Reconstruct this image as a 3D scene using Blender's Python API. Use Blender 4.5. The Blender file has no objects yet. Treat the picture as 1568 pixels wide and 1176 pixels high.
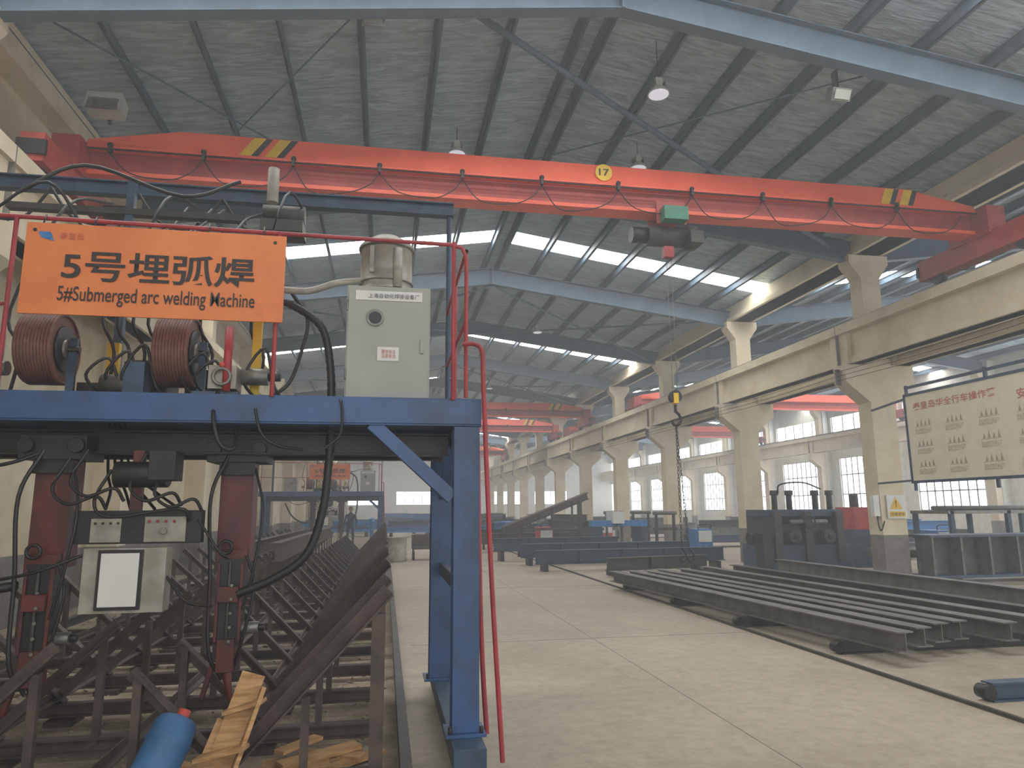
import bpy, math, random
from mathutils import Vector, Matrix
random.seed(7)
S=bpy.context.scene
COL=S.collection
def lin(h):
    h=h.lstrip('#'); o=[]
    for i in (0,2,4):
        c=int(h[i:i+2],16)/255
        o.append(c/12.92 if c<=.04045 else ((c+.055)/1.055)**2.4)
    return o
# ------------------------------------------------------------ materials
def mat(name,col,rough=.6,metal=0,var=.15,scale=4,col2=None,bump=0,bscale=30,emit=None,es=0,spec=None,stretch=None,det=2):
    m=bpy.data.materials.new(name); m.use_nodes=True
    nt=m.node_tree; N=nt.nodes; L=nt.links
    b=N['Principled BSDF']
    c=lin(col)
    tc=N.new('ShaderNodeTexCoord'); src=tc.outputs['Object']
    if stretch:
        mp=N.new('ShaderNodeMapping'); L.new(src,mp.inputs['Vector']); mp.inputs['Scale'].default_value=stretch; src=mp.outputs[0]
    nz=N.new('ShaderNodeTexNoise'); nz.inputs['Scale'].default_value=scale
    nz.inputs['Detail'].default_value=det; nz.inputs['Roughness'].default_value=.65
    L.new(src,nz.inputs['Vector'])
    r=N.new('ShaderNodeValToRGB')
    r.color_ramp.elements[0].position=.36; r.color_ramp.elements[1].position=.64
    a=lin(col2) if col2 else [max(0,x*(1-var)) for x in c]
    d=c if col2 else [min(1,x*(1+var)) for x in c]
    r.color_ramp.elements[0].color=(*a,1); r.color_ramp.elements[1].color=(*d,1)
    L.new(nz.outputs['Fac'],r.inputs['Fac']); L.new(r.outputs[0],b.inputs['Base Color'])
    b.inputs['Roughness'].default_value=rough; b.inputs['Metallic'].default_value=metal
    if spec is not None: b.inputs['Specular IOR Level'].default_value=spec
    if bump:
        n2=N.new('ShaderNodeTexNoise'); n2.inputs['Scale'].default_value=bscale; n2.inputs['Detail'].default_value=1
        L.new(src,n2.inputs['Vector'])
        bp=N.new('ShaderNodeBump'); bp.inputs['Strength'].default_value=bump; bp.inputs['Distance'].default_value=.05
        L.new(n2.outputs['Fac'],bp.inputs['Height']); L.new(bp.outputs[0],b.inputs['Normal'])
    if emit:
        b.inputs['Emission Color'].default_value=(*lin(emit),1); b.inputs['Emission Strength'].default_value=es
    return m
m_conc=mat('cream_concrete','dfd4b8',.85,col2='cdc0a0',scale=1.3,det=4)
m_wall=mat('cream_wall_paint','ddd2b6',.9,col2='c0b192',scale=.9,det=4)
m_band=mat('dark_band_paint','76716a',.8,var=.2)
m_white=mat('white_wall_paint','dcdcd2',.85,var=.08)
m_sky=mat('fibreglass_skylight','f4f8f8',.5,emit='fbfaf7',es=15)
m_pane=mat('window_pane','e8f0f4',.2,emit='f0f4ff',es=5)
m_purl=mat('purlin_blue_grey','384e60',.55,var=.15)
m_raft=mat('rafter_blue_grey','435a6c',.55,var=.12)
m_red=mat('crane_red_paint','f96748',.45,col2='ea5840',scale=1.5,det=4)
m_maroon=mat('crane_maroon','a23c34',.5,var=.15)
m_blue=mat('gantry_blue_paint','2f5486',.45,col2='263f62',scale=3,det=5)
m_dblue=mat('dark_blue_steel','2d4258',.5,var=.25,scale=6)
m_dark=mat('dark_mill_steel','464340',.55,metal=.2,col2='33312e',scale=5)
m_black=mat('black_rubber','161616',.5,var=.1,det=0)
m_blk=mat('black_metal','201f20',.45,metal=.2,det=0)
m_rust=mat('rusty_steel','54453d',.7,col2='352d2a',scale=5,det=4)
m_steel=mat('worn_grey_steel','77756e',.4,metal=.5,var=.25,scale=8)
m_beam=mat('beam_grey_steel','6a6965',.5,metal=.1,col2='52504c',scale=4)
m_redp=mat('dark_red_paint','9a2a30',.5,var=.2)
m_rarm=mat('arm_oxide_red','64221f',.5,col2='3d1e1b',scale=6,det=4)
m_orange=mat('orange_sign_paint','f08644',.55,col2='e2743c',scale=3,det=4)
m_text=mat('sign_black_text','2b2524',.6,var=.02,det=0)
m_rtext=mat('red_print','c05a4c',.6,var=.02,det=0)
m_gtext=mat('faded_print','a89a86',.6,var=.02,det=0)
m_cab=mat('cabinet_grey_paint','a3a49a',.5,col2='989a8f',scale=2)
m_plate=mat('off_white_plate','dcdcd6',.5,var=.04,det=0)
m_hop=mat('hopper_beige_metal','a39f92',.5,col2='868072',scale=6)
m_cu=mat('copper_welding_wire','684234',.6,metal=.1,var=.2,scale=20)
m_yel=mat('yellow_paint','e6b928',.5,var=.08,det=0)
m_green=mat('green_paint','3a7a64',.5,var=.1)
m_wood=mat('raw_wood','c69a66',.8,col2='9a7044',scale=6,stretch=(1,1,6),det=4)
m_bplast=mat('blue_plastic','2a5c8a',.5,col2='1f4a74',scale=4)
m_board=mat('cream_notice_board','e2d9be',.6,var=.04)
m_bluel=mat('bright_blue_paint','3a7ab6',.5,var=.1)
m_debris=mat('slag_debris','7d6f5e',.9,col2='a59884',scale=9)
m_skin=mat('skin','a9785c',.6,var=.05)
m_cloth=mat('navy_workwear','27344c',.85,var=.15)
m_lamp=mat('white_lamp_metal','a9aca6',.4,var=.05)
m_lampl=mat('lamp_diffuser','dfe4ee',.4,emit='eaf0ff',es=.45)
m_cardb=mat('red_box','b8413a',.5)

def roofmat():
    m=bpy.data.materials.new('silver_foil_insulation'); m.use_nodes=True
    nt=m.node_tree; N=nt.nodes; L=nt.links; b=N['Principled BSDF']
    tc=N.new('ShaderNodeTexCoord'); mp=N.new('ShaderNodeMapping'); mp.inputs['Scale'].default_value=(.7,3.4,1)
    L.new(tc.outputs['Object'],mp.inputs['Vector'])
    nz=N.new('ShaderNodeTexNoise'); nz.inputs['Scale'].default_value=2.6; nz.inputs['Detail'].default_value=2; nz.inputs['Distortion'].default_value=1.2
    L.new(mp.outputs[0],nz.inputs['Vector'])
    r=N.new('ShaderNodeValToRGB'); r.color_ramp.elements[0].position=.35; r.color_ramp.elements[1].position=.65
    r.color_ramp.elements[0].color=(*lin('889eaa'),1); r.color_ramp.elements[1].color=(*lin('b2c7d3'),1)
    L.new(nz.outputs['Fac'],r.inputs['Fac']); L.new(r.outputs[0],b.inputs['Base Color'])
    b.inputs['Metallic'].default_value=.1; b.inputs['Roughness'].default_value=.5
    bp=N.new('ShaderNodeBump'); bp.inputs['Strength'].default_value=.7; bp.inputs['Distance'].default_value=.1
    L.new(nz.outputs['Fac'],bp.inputs['Height']); L.new(bp.outputs[0],b.inputs['Normal'])
    return m
m_roof=roofmat()
def floormat():
    m=bpy.data.materials.new('worn_concrete_floor'); m.use_nodes=True
    nt=m.node_tree; N=nt.nodes; L=nt.links; b=N['Principled BSDF']
    tc=N.new('ShaderNodeTexCoord')
    n1=N.new('ShaderNodeTexNoise'); n1.inputs['Scale'].default_value=.4; n1.inputs['Detail'].default_value=6; n1.inputs['Roughness'].default_value=.7; n1.inputs['Distortion'].default_value=.4
    n2=N.new('ShaderNodeTexNoise'); n2.inputs['Scale'].default_value=7; n2.inputs['Detail'].default_value=5; n2.inputs['Roughness'].default_value=.8
    L.new(tc.outputs['Object'],n1.inputs['Vector']); L.new(tc.outputs['Object'],n2.inputs['Vector'])
    r=N.new('ShaderNodeValToRGB'); r.color_ramp.elements[0].position=.3; r.color_ramp.elements[1].position=.68
    r.color_ramp.elements[0].color=(*lin('988b78'),1); r.color_ramp.elements[1].color=(*lin('b6aa96'),1)
    L.new(n1.outputs['Fac'],r.inputs['Fac'])
    r2=N.new('ShaderNodeValToRGB'); r2.color_ramp.elements[0].position=.3; r2.color_ramp.elements[1].position=.58
    r2.color_ramp.elements[0].color=(.62,.59,.55,1); r2.color_ramp.elements[1].color=(1,1,1,1)
    L.new(n2.outputs['Fac'],r2.inputs['Fac'])
    mx=N.new('ShaderNodeMixRGB'); mx.blend_type='MULTIPLY'; mx.inputs[0].default_value=.75
    L.new(r.outputs[0],mx.inputs[1]); L.new(r2.outputs[0],mx.inputs[2]); L.new(mx.outputs[0],b.inputs['Base Color'])
    b.inputs['Roughness'].default_value=.6
    return m
m_floor=floormat()
m_dirt=mat('dirty_slab','a39580',.9,col2='786b5b',scale=3,bump=.4,bscale=25,det=4)

# ------------------------------------------------------------ mesh builder
class B:
    def __init__(s,name): s.name=name; s.v=[]; s.f=[]; s.mi=[]; s.sm=[]; s.mats=[]
    def m(s,mt):
        if mt not in s.mats: s.mats.append(mt)
        return s.mats.index(mt)
    def add(s,vs,fs,mt,smooth=False):
        o=len(s.v); s.v+=[tuple(v) for v in vs]; k=s.m(mt)
        for i,f in enumerate(fs):
            s.f.append(tuple(o+j for j in f)); s.mi.append(k)
            s.sm.append(smooth and len(f)==4)
    def box(s,x0,x1,y0,y1,z0,z1,mt):
        vs=[(x,y,z) for z in (z0,z1) for y in (y0,y1) for x in (x0,x1)]
        s.add(vs,[(0,2,3,1),(4,5,7,6),(0,1,5,4),(2,6,7,3),(0,4,6,2),(1,3,7,5)],mt)
    def cb(s,c,d,mt,R=None):
        hx,hy,hz=d[0]/2,d[1]/2,d[2]/2; c=Vector(c)
        vs=[Vector((x,y,z)) for z in (-hz,hz) for y in (-hy,hy) for x in (-hx,hx)]
        if R is not None: vs=[R@v for v in vs]
        s.add([v+c for v in vs],[(0,2,3,1),(4,5,7,6),(0,1,5,4),(2,6,7,3),(0,4,6,2),(1,3,7,5)],mt)
    def frame(s,p1,p2,up=(0,0,1)):
        p1=Vector(p1);p2=Vector(p2); d=(p2-p1); L=d.length; d.normalize()
        u=Vector(up)
        if abs(u.dot(d))>.98: u=Vector((0,1,0))
        sx=d.cross(u).normalized(); u2=sx.cross(d).normalized()
        return p1,d,sx,u2,L
    def prof(s,p1,p2,poly,mt,up=(0,0,1)):
        p,d,sx,u,L=s.frame(p1,p2,up); n=len(poly)
        vs=[p+sx*a+u*b for a,b in poly]+[p+d*L+sx*a+u*b for a,b in poly]
        fs=[(i,(i+1)%n,n+(i+1)%n,n+i) for i in range(n)]
        s.add(vs,fs+[tuple(range(n))[::-1],tuple(range(n,2*n))],mt)
    def bar(s,p1,p2,w,h,mt,up=(0,0,1),oz=0):
        s.prof(p1,p2,[(-w/2,-h/2+oz),(w/2,-h/2+oz),(w/2,h/2+oz),(-w/2,h/2+oz)],mt,up)
    def hb(s,p1,p2,h,w,mt,tf=.014,tw=.01,up=(0,0,1)):
        a=h/2;b=w/2;c=tw/2
        s.prof(p1,p2,[(-b,-a),(b,-a),(b,-a+tf),(c,-a+tf),(c,a-tf),(b,a-tf),(b,a),(-b,a),(-b,a-tf),(-c,a-tf),(-c,-a+tf),(-b,-a+tf)],mt,up)
    def ch(s,p1,p2,h,w,mt,t=.012,up=(0,0,1)):
        a=h/2
        s.prof(p1,p2,[(0,-a),(w,-a),(w,-a+t),(t,-a+t),(t,a-t),(w,a-t),(w,a),(0,a)],mt,up)
    def ang(s,p1,p2,w,mt,t=.01,up=(0,0,1)):
        s.prof(p1,p2,[(0,0),(w,0),(w,t),(t,t),(t,w),(0,w)],mt,up)
    def cyl(s,p1,p2,r,mt,n=14,r2=None):
        if r2 is None: r2=r
        p,d,sx,u,L=s.frame(p1,p2); vs=[]
        for q,rr in ((p,r),(p+d*L,r2)):
            for i in range(n):
                t=2*math.pi*i/n; vs.append(q+(sx*math.cos(t)+u*math.sin(t))*rr)
        s.add(vs,[(i,(i+1)%n,n+(i+1)%n,n+i) for i in range(n)],mt,True)
        o=len(s.v)-2*n; k=s.m(mt)
        s.f+= [tuple(o+i for i in range(n))[::-1],tuple(o+n+i for i in range(n))]; s.mi+=[k,k]; s.sm+=[False,False]
    def lathe(s,p1,p2,prof,mt,n=20):
        p,d,sx,u,L=s.frame(p1,p2); vs=[];k=len(prof)
        for t0,r in prof:
            for i in range(n):
                t=2*math.pi*i/n; vs.append(p+d*L*t0+(sx*math.cos(t)+u*math.sin(t))*r)
        fs=[(j*n+i,j*n+(i+1)%n,(j+1)*n+(i+1)%n,(j+1)*n+i) for j in range(k-1) for i in range(n)]
        s.add(vs,fs,mt,True)
        s.add([vs[i] for i in range(n)],[tuple(range(n))[::-1]],mt); s.add([vs[(k-1)*n+i] for i in range(n)],[tuple(range(n))],mt)
    def tube(s,pts,r,mt,n=8,sub=6,rib=False):
        P=[Vector(p) for p in pts]
        if len(P)>2 and sub>1:
            Q=[P[0]*2-P[1]]+P+[P[-1]*2-P[-2]]; O=[]
            for i in range(1,len(Q)-2):
                a,b,c,d=Q[i-1:i+3]
                for k in range(sub):
                    t=k/sub
                    O.append(.5*((2*b)+(c-a)*t+(2*a-5*b+4*c-d)*t*t+(3*b-a-3*c+d)*t**3))
            O.append(P[-1]); P=O
        vs=[];ref=Vector((0.13,0.31,1)).normalized()
        for i,p in enumerate(P):
            d=(P[min(i+1,len(P)-1)]-P[max(i-1,0)]).normalized()
            sx=d.cross(ref)
            if sx.length<.05: sx=d.cross(Vector((1,0,0)))
            sx.normalize();u=sx.cross(d)
            rr=r*(1.12 if (rib and i%2) else 1)
            for k in range(n):
                t=2*math.pi*k/n; vs.append(p+(sx*math.cos(t)+u*math.sin(t))*rr)
        fs=[(j*n+i,j*n+(i+1)%n,(j+1)*n+(i+1)%n,(j+1)*n+i) for j in range(len(P)-1) for i in range(n)]
        s.add(vs,fs,mt,True)
    def torus(s,c,ax,R,r,mt,n=28,k=8):
        c=Vector(c);_,d,sx,u,_=s.frame((0,0,0),ax);vs=[]
        for i in range(n):
            t=2*math.pi*i/n;rad=sx*math.cos(t)+u*math.sin(t)
            for j in range(k):
                q=2*math.pi*j/k; vs.append(c+rad*(R+r*math.cos(q))+d*r*math.sin(q))
        s.add(vs,[(i*k+j,((i+1)%n)*k+j,((i+1)%n)*k+(j+1)%k,i*k+(j+1)%k) for i in range(n) for j in range(k)],mt,True)
    def sph(s,c,r,mt,sc=(1,1,1),n=14,k=8):
        vs=[];c=Vector(c)
        for j in range(k+1):
            ph=math.pi*j/k
            for i in range(n):
                t=2*math.pi*i/n; vs.append(c+Vector((math.sin(ph)*math.cos(t)*sc[0],math.sin(ph)*math.sin(t)*sc[1],math.cos(ph)*sc[2]))*r)
        s.add(vs,[(j*n+i,(j+1)*n+i,(j+1)*n+(i+1)%n,j*n+(i+1)%n) for j in range(k) for i in range(n)],mt,True)
    def quad(s,vs,mt): s.add(vs,[tuple(range(len(vs)))],mt)
    def build(s,parent=None,bevel=0):
        me=bpy.data.meshes.new(s.name); me.from_pydata(s.v,[],s.f)
        for m_ in s.mats: me.materials.append(m_)
        me.polygons.foreach_set('material_index',s.mi); me.polygons.foreach_set('use_smooth',s.sm); me.update()
        o=bpy.data.objects.new(s.name,me); COL.objects.link(o)
        if parent: o.parent=parent
        if bevel:
            b=o.modifiers.new('bev','BEVEL'); b.width=bevel; b.segments=2; b.limit_method='ANGLE'; b.angle_limit=math.radians(50)
        return o
def text(body,parent,org,right,up,w,h,mt,name='lettering',bold=0,normal_off=.004):
    cu=bpy.data.curves.new(name,'FONT'); cu.body=body; cu.offset=bold; cu.fill_mode='BOTH'
    to=bpy.data.objects.new(name+'_tmp',cu); COL.objects.link(to)
    bpy.context.view_layer.update()
    dg=bpy.context.evaluated_depsgraph_get()
    me=bpy.data.meshes.new_from_object(to.evaluated_get(dg)); bpy.data.objects.remove(to)
    if not me.vertices: return
    xs=[v.co.x for v in me.vertices]; ys=[v.co.y for v in me.vertices]
    x0,x1,y0,y1=min(xs),max(xs),min(ys),max(ys)
    R=Vector(right).normalized();U=Vector(up).normalized();Nn=R.cross(U);O=Vector(org)
    sx=w/(x1-x0); sy=h/(y1-y0) if h else sx
    for v in me.vertices:
        v.co=O+R*(v.co.x-x0)*sx+U*(v.co.y-y0)*sy+Nn*normal_off
    me.materials.clear(); me.materials.append(mt); me.name=name
    o=bpy.data.objects.new(name,me); COL.objects.link(o); o.parent=parent
    return o

# ------------------------------------------------------------ shell
Y0,Y1=-9.8,80.4
RX=3.0; RZ=9.05; SL=.15
def rz(x,xr=RX): return RZ-SL*abs(x-xr)
ROWS=[8.2+6*n for n in range(-3,13)]
f=B('floor'); f.box(-5.4,0.12,Y0,Y1,-.15,0,m_dirt); f.box(.12,26.2,Y0,Y1,-.15,0,m_floor)
f.build()
j=B('trim_1')
for y in (9,15,21,27,33,39): j.box(.35,4.7,y-.004,y+.004,0,.002,m_band)
j.box(2.6,2.607,2,60,0,.002,m_band)
j.build()
strips=[(c-.42,c+.42) for c in (-3.6,6.6,18.3,29.2,40,51,62,73)]
roof=B('ceiling'); sk=B('window_1')
for xr,xl,xe in ((3.0,-5.3,10.9),(18.4,10.9,26.0)):
    for xa,xb in ((xl,xr),(xr,xe)):
        def zz(x): return RZ-SL*abs(x-xr)
        ys=[Y0]+[q for s_ in strips for q in s_ if q>Y0]+[Y1]
        for i in range(0,len(ys)-1):
            a,b=ys[i],ys[i+1]
            isky=any(abs(a-s_[0])<1e-6 for s_ in strips)
            if isky:
                sk.quad([(xa+.25,a,zz(xa+.25)),(xa+.25,b,zz(xa+.25)),(xb-.25,b,zz(xb-.25)),(xb-.25,a,zz(xb-.25))],m_sky)
                for q0,q1 in ((xa,xa+.25),(xb-.25,xb)): roof.quad([(q0,a,zz(q0)),(q0,b,zz(q0)),(q1,b,zz(q1)),(q1,a,zz(q1))],m_roof)
            else:
                roof.quad([(xa,a,zz(xa)),(xa,b,zz(xa)),(xb,b,zz(xb)),(xb,a,zz(xb))],m_roof)
roof.build(); sk.build()
p=B('roof_purlins')
for xr,xl,xe in ((3.0,-5.2,10.8),(18.4,11,25.8)):
    for k in range(8):
        for sgn in (-1,1):
            x=xr+sgn*(.2+1.1*k)
            if xl<x<xe:
                z=RZ-SL*abs(x-xr)
                p.box(x-.012,x+.012,Y0,Y1,z-.2,z-.015,m_purl)
                p.box(x-.012,x+.06,Y0,Y1,z-.2,z-.188,m_purl); p.box(x-.06,x+.012,Y0,Y1,z-.03,z-.015,m_purl)
p.build()
for y in ROWS:
    if y>72: continue
    r=B('roof_rafter')
    for xr,xl,xe in ((3.0,-4.9,10.7),(18.4,11.1,25.7)):
        z=lambda x:RZ-.135*abs(x-xr)-.26-.26
        r.hb((xl,y,z(xl)-.04),(xr,y,z(xr)-.04),.5,.2,m_raft,.02,.015); r.hb((xr,y,z(xr)-.04),(xe,y,z(xe)-.04),.5,.2,m_raft,.02,.015)
        r.box(xr-.02,xr+.02,y-.12,y+.12,z(xr)-.3,z(xr)+.22,m_raft)
    r.build()
b=B('roof_bracing')
b.cyl((.6,8.3,8.3),(9.9,14,7.5),.05,m_raft,8); b.cyl((7.4,8.3,8.0),(.2,14,8.1),.014,m_purl,6)
b.cyl((-.4,8.3,8.0),(-4.4,14,7.5),.014,m_purl,6); b.cyl((-4.4,8.3,7.5),(-.4,14,8.0),.014,m_purl,6)
for yy in (20.2,32.2,44.2):
    b.cyl((3,yy,8.2),(10.2,yy+6,7.4),.03,m_raft,6); b.cyl((10.2,yy,7.4),(3,yy+6,8.2),.03,m_raft,6)
    b.cyl((3,yy,8.2),(-4.2,yy+6,7.4),.03,m_raft,6); b.cyl((-4.2,yy,7.4),(3,yy+6,8.2),.03,m_raft,6)
b.build()

# walls
w=B('wall_left')
w.box(-5.45,-5.2,Y0,Y1,0,1.0,m_band); w.box(-5.45,-5.2,Y0,Y1,1.0,7.85,m_wall); w.build()
wr=B('wall_right'); X=25.8
wr.box(X,X+.25,Y0,Y1,0,1.4,m_white); wr.box(X,X+.25,Y0,Y1,4.4,5.9,m_white); wr.box(X,X+.25,Y0,Y1,6.8,8.0,m_white)
wn=B('window_2')
for y in ROWS[:-1]:
    wr.box(X,X+.25,y-1,y+1,1.4,4.4,m_white); wr.box(X,X+.25,y-.5,y+.5,5.9,6.8,m_white)
    wn.box(X+.1,X+.12,y+1,y+5,1.4,4.4,m_pane); wn.box(X+.1,X+.12,y+.5,y+5.5,5.9,6.8,m_pane)
    for q in range(9): wn.box(X+.06,X+.1,y+1+q*.5-.03,y+1+q*.5+.03,1.4,4.4,m_steel)
    for q in (1.4,2.3,3.4,4.36): wn.box(X+.06,X+.1,y+1,y+5,q,q+.06,m_steel)
    for q in range(6): wn.box(X+.06,X+.1,y+.5+q-.03,y+.5+q+.03,5.9,6.8,m_steel)
    wr.box(X-.35,X,y-.25,y+.25,0,7.8,m_white)
wr.build(); wn.build()
wf=B('wall_far'); Yf=80.2
wf.box(-5.4,26,Yf,Yf+.25,0,2.2,m_white); wf.box(-5.4,26,Yf,Yf+.25,3.6,9.1,m_white)
wn=B('window_3')
for k in range(0,5):
    xx=-4.6+k*5.2
    wf.box(xx-.8,xx+.6,Yf,Yf+.25,2.2,3.6,m_white)
    wn.box(xx+.6,xx+4.4,Yf+.1,Yf+.12,2.2,3.6,m_pane)
    for q in range(5): wn.box(xx+.6+q*.95-.03,xx+.6+q*.95+.03,Yf+.05,Yf+.1,2.2,3.6,m_steel)
wf.box(20.6,26,Yf,Yf+.25,2.2,3.6,m_white)
wf.build(); wn.build()

# columns
def column(x,y,left=True,right=True):
    c=B('concrete_column')
    c.box(x-.3,x+.3,y-.22,y+.22,0,1.0,m_band)
    c.box(x-.3,x+.3,y-.22,y+.22,1.0,4.9,m_conc)
    def corbel(s):
        a=x+s*.3; b_=x+s*.85
        pts=[(a,3.9),(b_,4.35),(b_,4.75),(a,4.75)]
        vs=[(q[0],y-.22,q[1]) for q in pts]+[(q[0],y+.22,q[1]) for q in pts]
        fs=[(0,1,2,3),(7,6,5,4),(0,4,5,1),(1,5,6,2),(2,6,7,3),(3,7,4,0)]
        c.add(vs,fs if s<0 else [t[::-1] for t in fs],m_conc)
    if left: corbel(-1)
    if right: corbel(1)
    c.box(x-.24,x+.24,y-.2,y+.2,4.9,7.35,m_conc)
    for s in (-1,1):
        if (s<0 and left) or (s>0 and right):
            a=x+s*.24; pts=[(a,6.8),(x+s*.5,7.15),(x+s*.5,7.35),(a,7.35)]
            vs=[(q[0],y-.2,q[1]) for q in pts]+[(q[0],y+.2,q[1]) for q in pts]
            fs=[(0,1,2,3),(7,6,5,4),(0,4,5,1),(1,5,6,2),(2,6,7,3),(3,7,4,0)]
            c.add(vs,fs if s<0 else [t[::-1] for t in fs],m_conc)
    c.build()
for y in ROWS[:-1]:
    column(10.9,y); column(-5.0,y,left=False); column(25.45,y,right=False)
def girder(name,x):
    g=B(name)
    g.box(x-.3,x+.3,Y0,Y1-.3,5.45,5.65,m_conc)
    g.box(x-.14,x+.14,Y0,Y1-.3,4.75,5.45,m_conc)
    g.box(x-.2,x+.2,Y0,Y1-.3,4.75,4.9,m_conc)
    for y in ROWS[:-1]:
        g.box(x-.24,x+.24,y-.3,y-.02,4.75,5.46,m_conc); g.box(x-.24,x+.24,y+.02,y+.3,4.75,5.46,m_conc)
        g.box(x-.302,x+.302,y-.01,y+.01,4.75,5.652,m_band)
    g.hb((x,Y0,5.71),(x,Y1-.4,5.71),.12,.09,m_steel,.02,.015)
    g.build()
for x in (-4.45,10.32,11.48,24.85): girder('crane_runway_girder',x)
e=B('eave_beam')
e.box(10.6,11.2,Y0,Y1-.3,7.36,7.86,m_conc); e.box(10.5,11.3,Y0,Y1-.3,7.36,7.48,m_conc); e.build()
e=B('eave_beam'); e.box(-5.2,-4.85,Y0,Y1-.3,7.36,7.8,m_conc); e.build()
e=B('conductor_rails')
for k in range(3):
    z=4.6-.1*k
    for i,y in enumerate(ROWS[1:-2]):
        e.tube([(9.98,y,z),(9.98,y+3,z-.04),(9.98,y+6,z)],.007,m_blk,5,3)
for y in ROWS[:-2]: e.box(9.93,10.06,y-.02,y+.02,4.3,4.66,m_steel)
e.build()

# ------------------------------------------------------------ overhead cranes
def crane(y,x0,x1,num=None,hoistx=None,det=True):
    root=bpy.data.objects.new('overhead_crane',None); COL.objects.link(root)
    c=B('bridge')
    def sect(x,zt,hw): return [(x,y-hw,6.72),(x,y+hw,6.72),(x,y+hw*.6,zt),(x,y-hw*.6,zt)]
    st=[(x0+.15,6.86),(x0+1.4,7.08),(x1-1.4,7.08),(x1-.15,6.86)]
    vs=[];
    for x,zt in st: vs+=sect(x,zt,.22)
    fs=[(0,1,2,3),(15,14,13,12)]
    for k in range(3):
        o=4*k
        for i in range(4): fs.append((o+i,o+4+i,o+4+(i+1)%4,o+(i+1)%4))
    c.add(vs,fs,m_red)
    c.box(x0+.1,x1-.1,y-.23,y+.23,6.70,6.725,m_red)
    c.box(x0+.1,x1-.1,y-.07,y+.07,6.4,6.71,m_maroon)  # web coloured a darker red than the box and bottom flange
    c.box(x0+.1,x1-.1,y-.17,y+.17,6.32,6.38,m_red)
    for xe in (x0,x1):
        c.box(xe-.14,xe+.14,y-1.3,y+1.3,5.92,6.3,m_maroon)
        c.box(xe-.18,xe+.18,y-.45,y+.45,6.25,6.75,m_maroon)
        for s in (-1,1):
            c.cyl((xe-.06,y+s*.95,5.92),(xe+.06,y+s*.95,5.92),.15,m_blk,14)
            c.box(xe-.17,xe+.17,y+s*1.3-.03,y+s*1.3+.03,6.0,6.2,m_black)
        c.cyl((xe+.15,y+.7,6.1),(xe+.5,y+.7,6.1),.12,m_blk,12)
    c.build(root)
    if det:
        d=B('festoon_cable'); x=x0+.5
        d.cyl((x0+.2,y-.26,6.66),(x1-.2,y-.26,6.66),.012,m_blk,6)
        d.cyl((x0+.2,y-.24,6.60),(x1-.2,y-.24,6.60),.008,m_redp,6)
        k=0
        while x<x1-1.2:
            d.box(x-.02,x+.02,y-.3,y-.2,6.6,6.72,m_blk); d.sph((x,y-.27,6.72),.04,m_blk)
            d.tube([(x,y-.26,6.6),(x+.28,y-.26,6.32-.05*(k%3)),(x+.8,y-.26,6.26),(x+1.1,y-.26,6.4),(x+1.25,y-.26,6.6)],.009,m_blk,5,5)
            x+=1.25;k+=1
        d.build(root)
        h=B('hazard_stripes')
        yb,yt=y-.226,y-.139
        for xs in (-1.95,8.55):
            for q in range(2):
                a=xs-.28+q*.36
                h.quad([(a,yb,6.74),(a+.17,yb,6.74),(a+.36,yt,7.07),(a+.19,yt,7.07)],m_yel)
                h.quad([(a+.17,yb,6.74),(a+.27,yb,6.74),(a+.46,yt,7.07),(a+.36,yt,7.07)],m_text)
        h.build(root)
    if num:
        d=B('number_disc'); d.cyl((3.33,y-.205,6.91),(3.33,y-.23,6.91),.14,m_yel,28); d.build(root)
        text(num,root,(3.245,y-.232,6.85),(1,0,0),(0,0,1),.17,.12,m_text,'number',.02)
    if hoistx is not None:
        h=B('electric_hoist'); X=hoistx
        for s in (-1,1):
            h.box(X-.25,X+.25,y+s*.2-.01,y+s*.2+.01,6.12,6.5,m_maroon)
            for q in (-.16,.16): h.cyl((X+q,y+s*.17,6.43),(X+q,y+s*.1,6.43),.06,m_blk,12)
        h.cyl((X-.36,y,5.98),(X+.3,y,5.98),.17,m_dark,20); h.cyl((X-.62,y,5.98),(X-.36,y,5.98),.13,m_blk,18)
        h.cyl((X+.3,y,5.98),(X+.48,y,5.98),.2,m_dark,20)
        h.box(X-.2,X+.2,y-.42,y-.22,6.12,6.34,m_green)
        h.box(X+.28,X+.5,y-.3,y+.1,5.8,6.0,m_dark)
        h.box(X-.08,X+.08,y-.06,y+.06,5.62,5.8,m_redp); 
        h.build(root)
    return root
crane(10.4,-4.45,10.32,'17',4.45)
crane(36,-4.45,10.32,None,None,True); crane(43,-4.45,10.32); crane(62,-4.45,10.32)
crane(31.6,11.5,24.85,det=False); crane(45,11.5,24.85,det=False)
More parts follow.
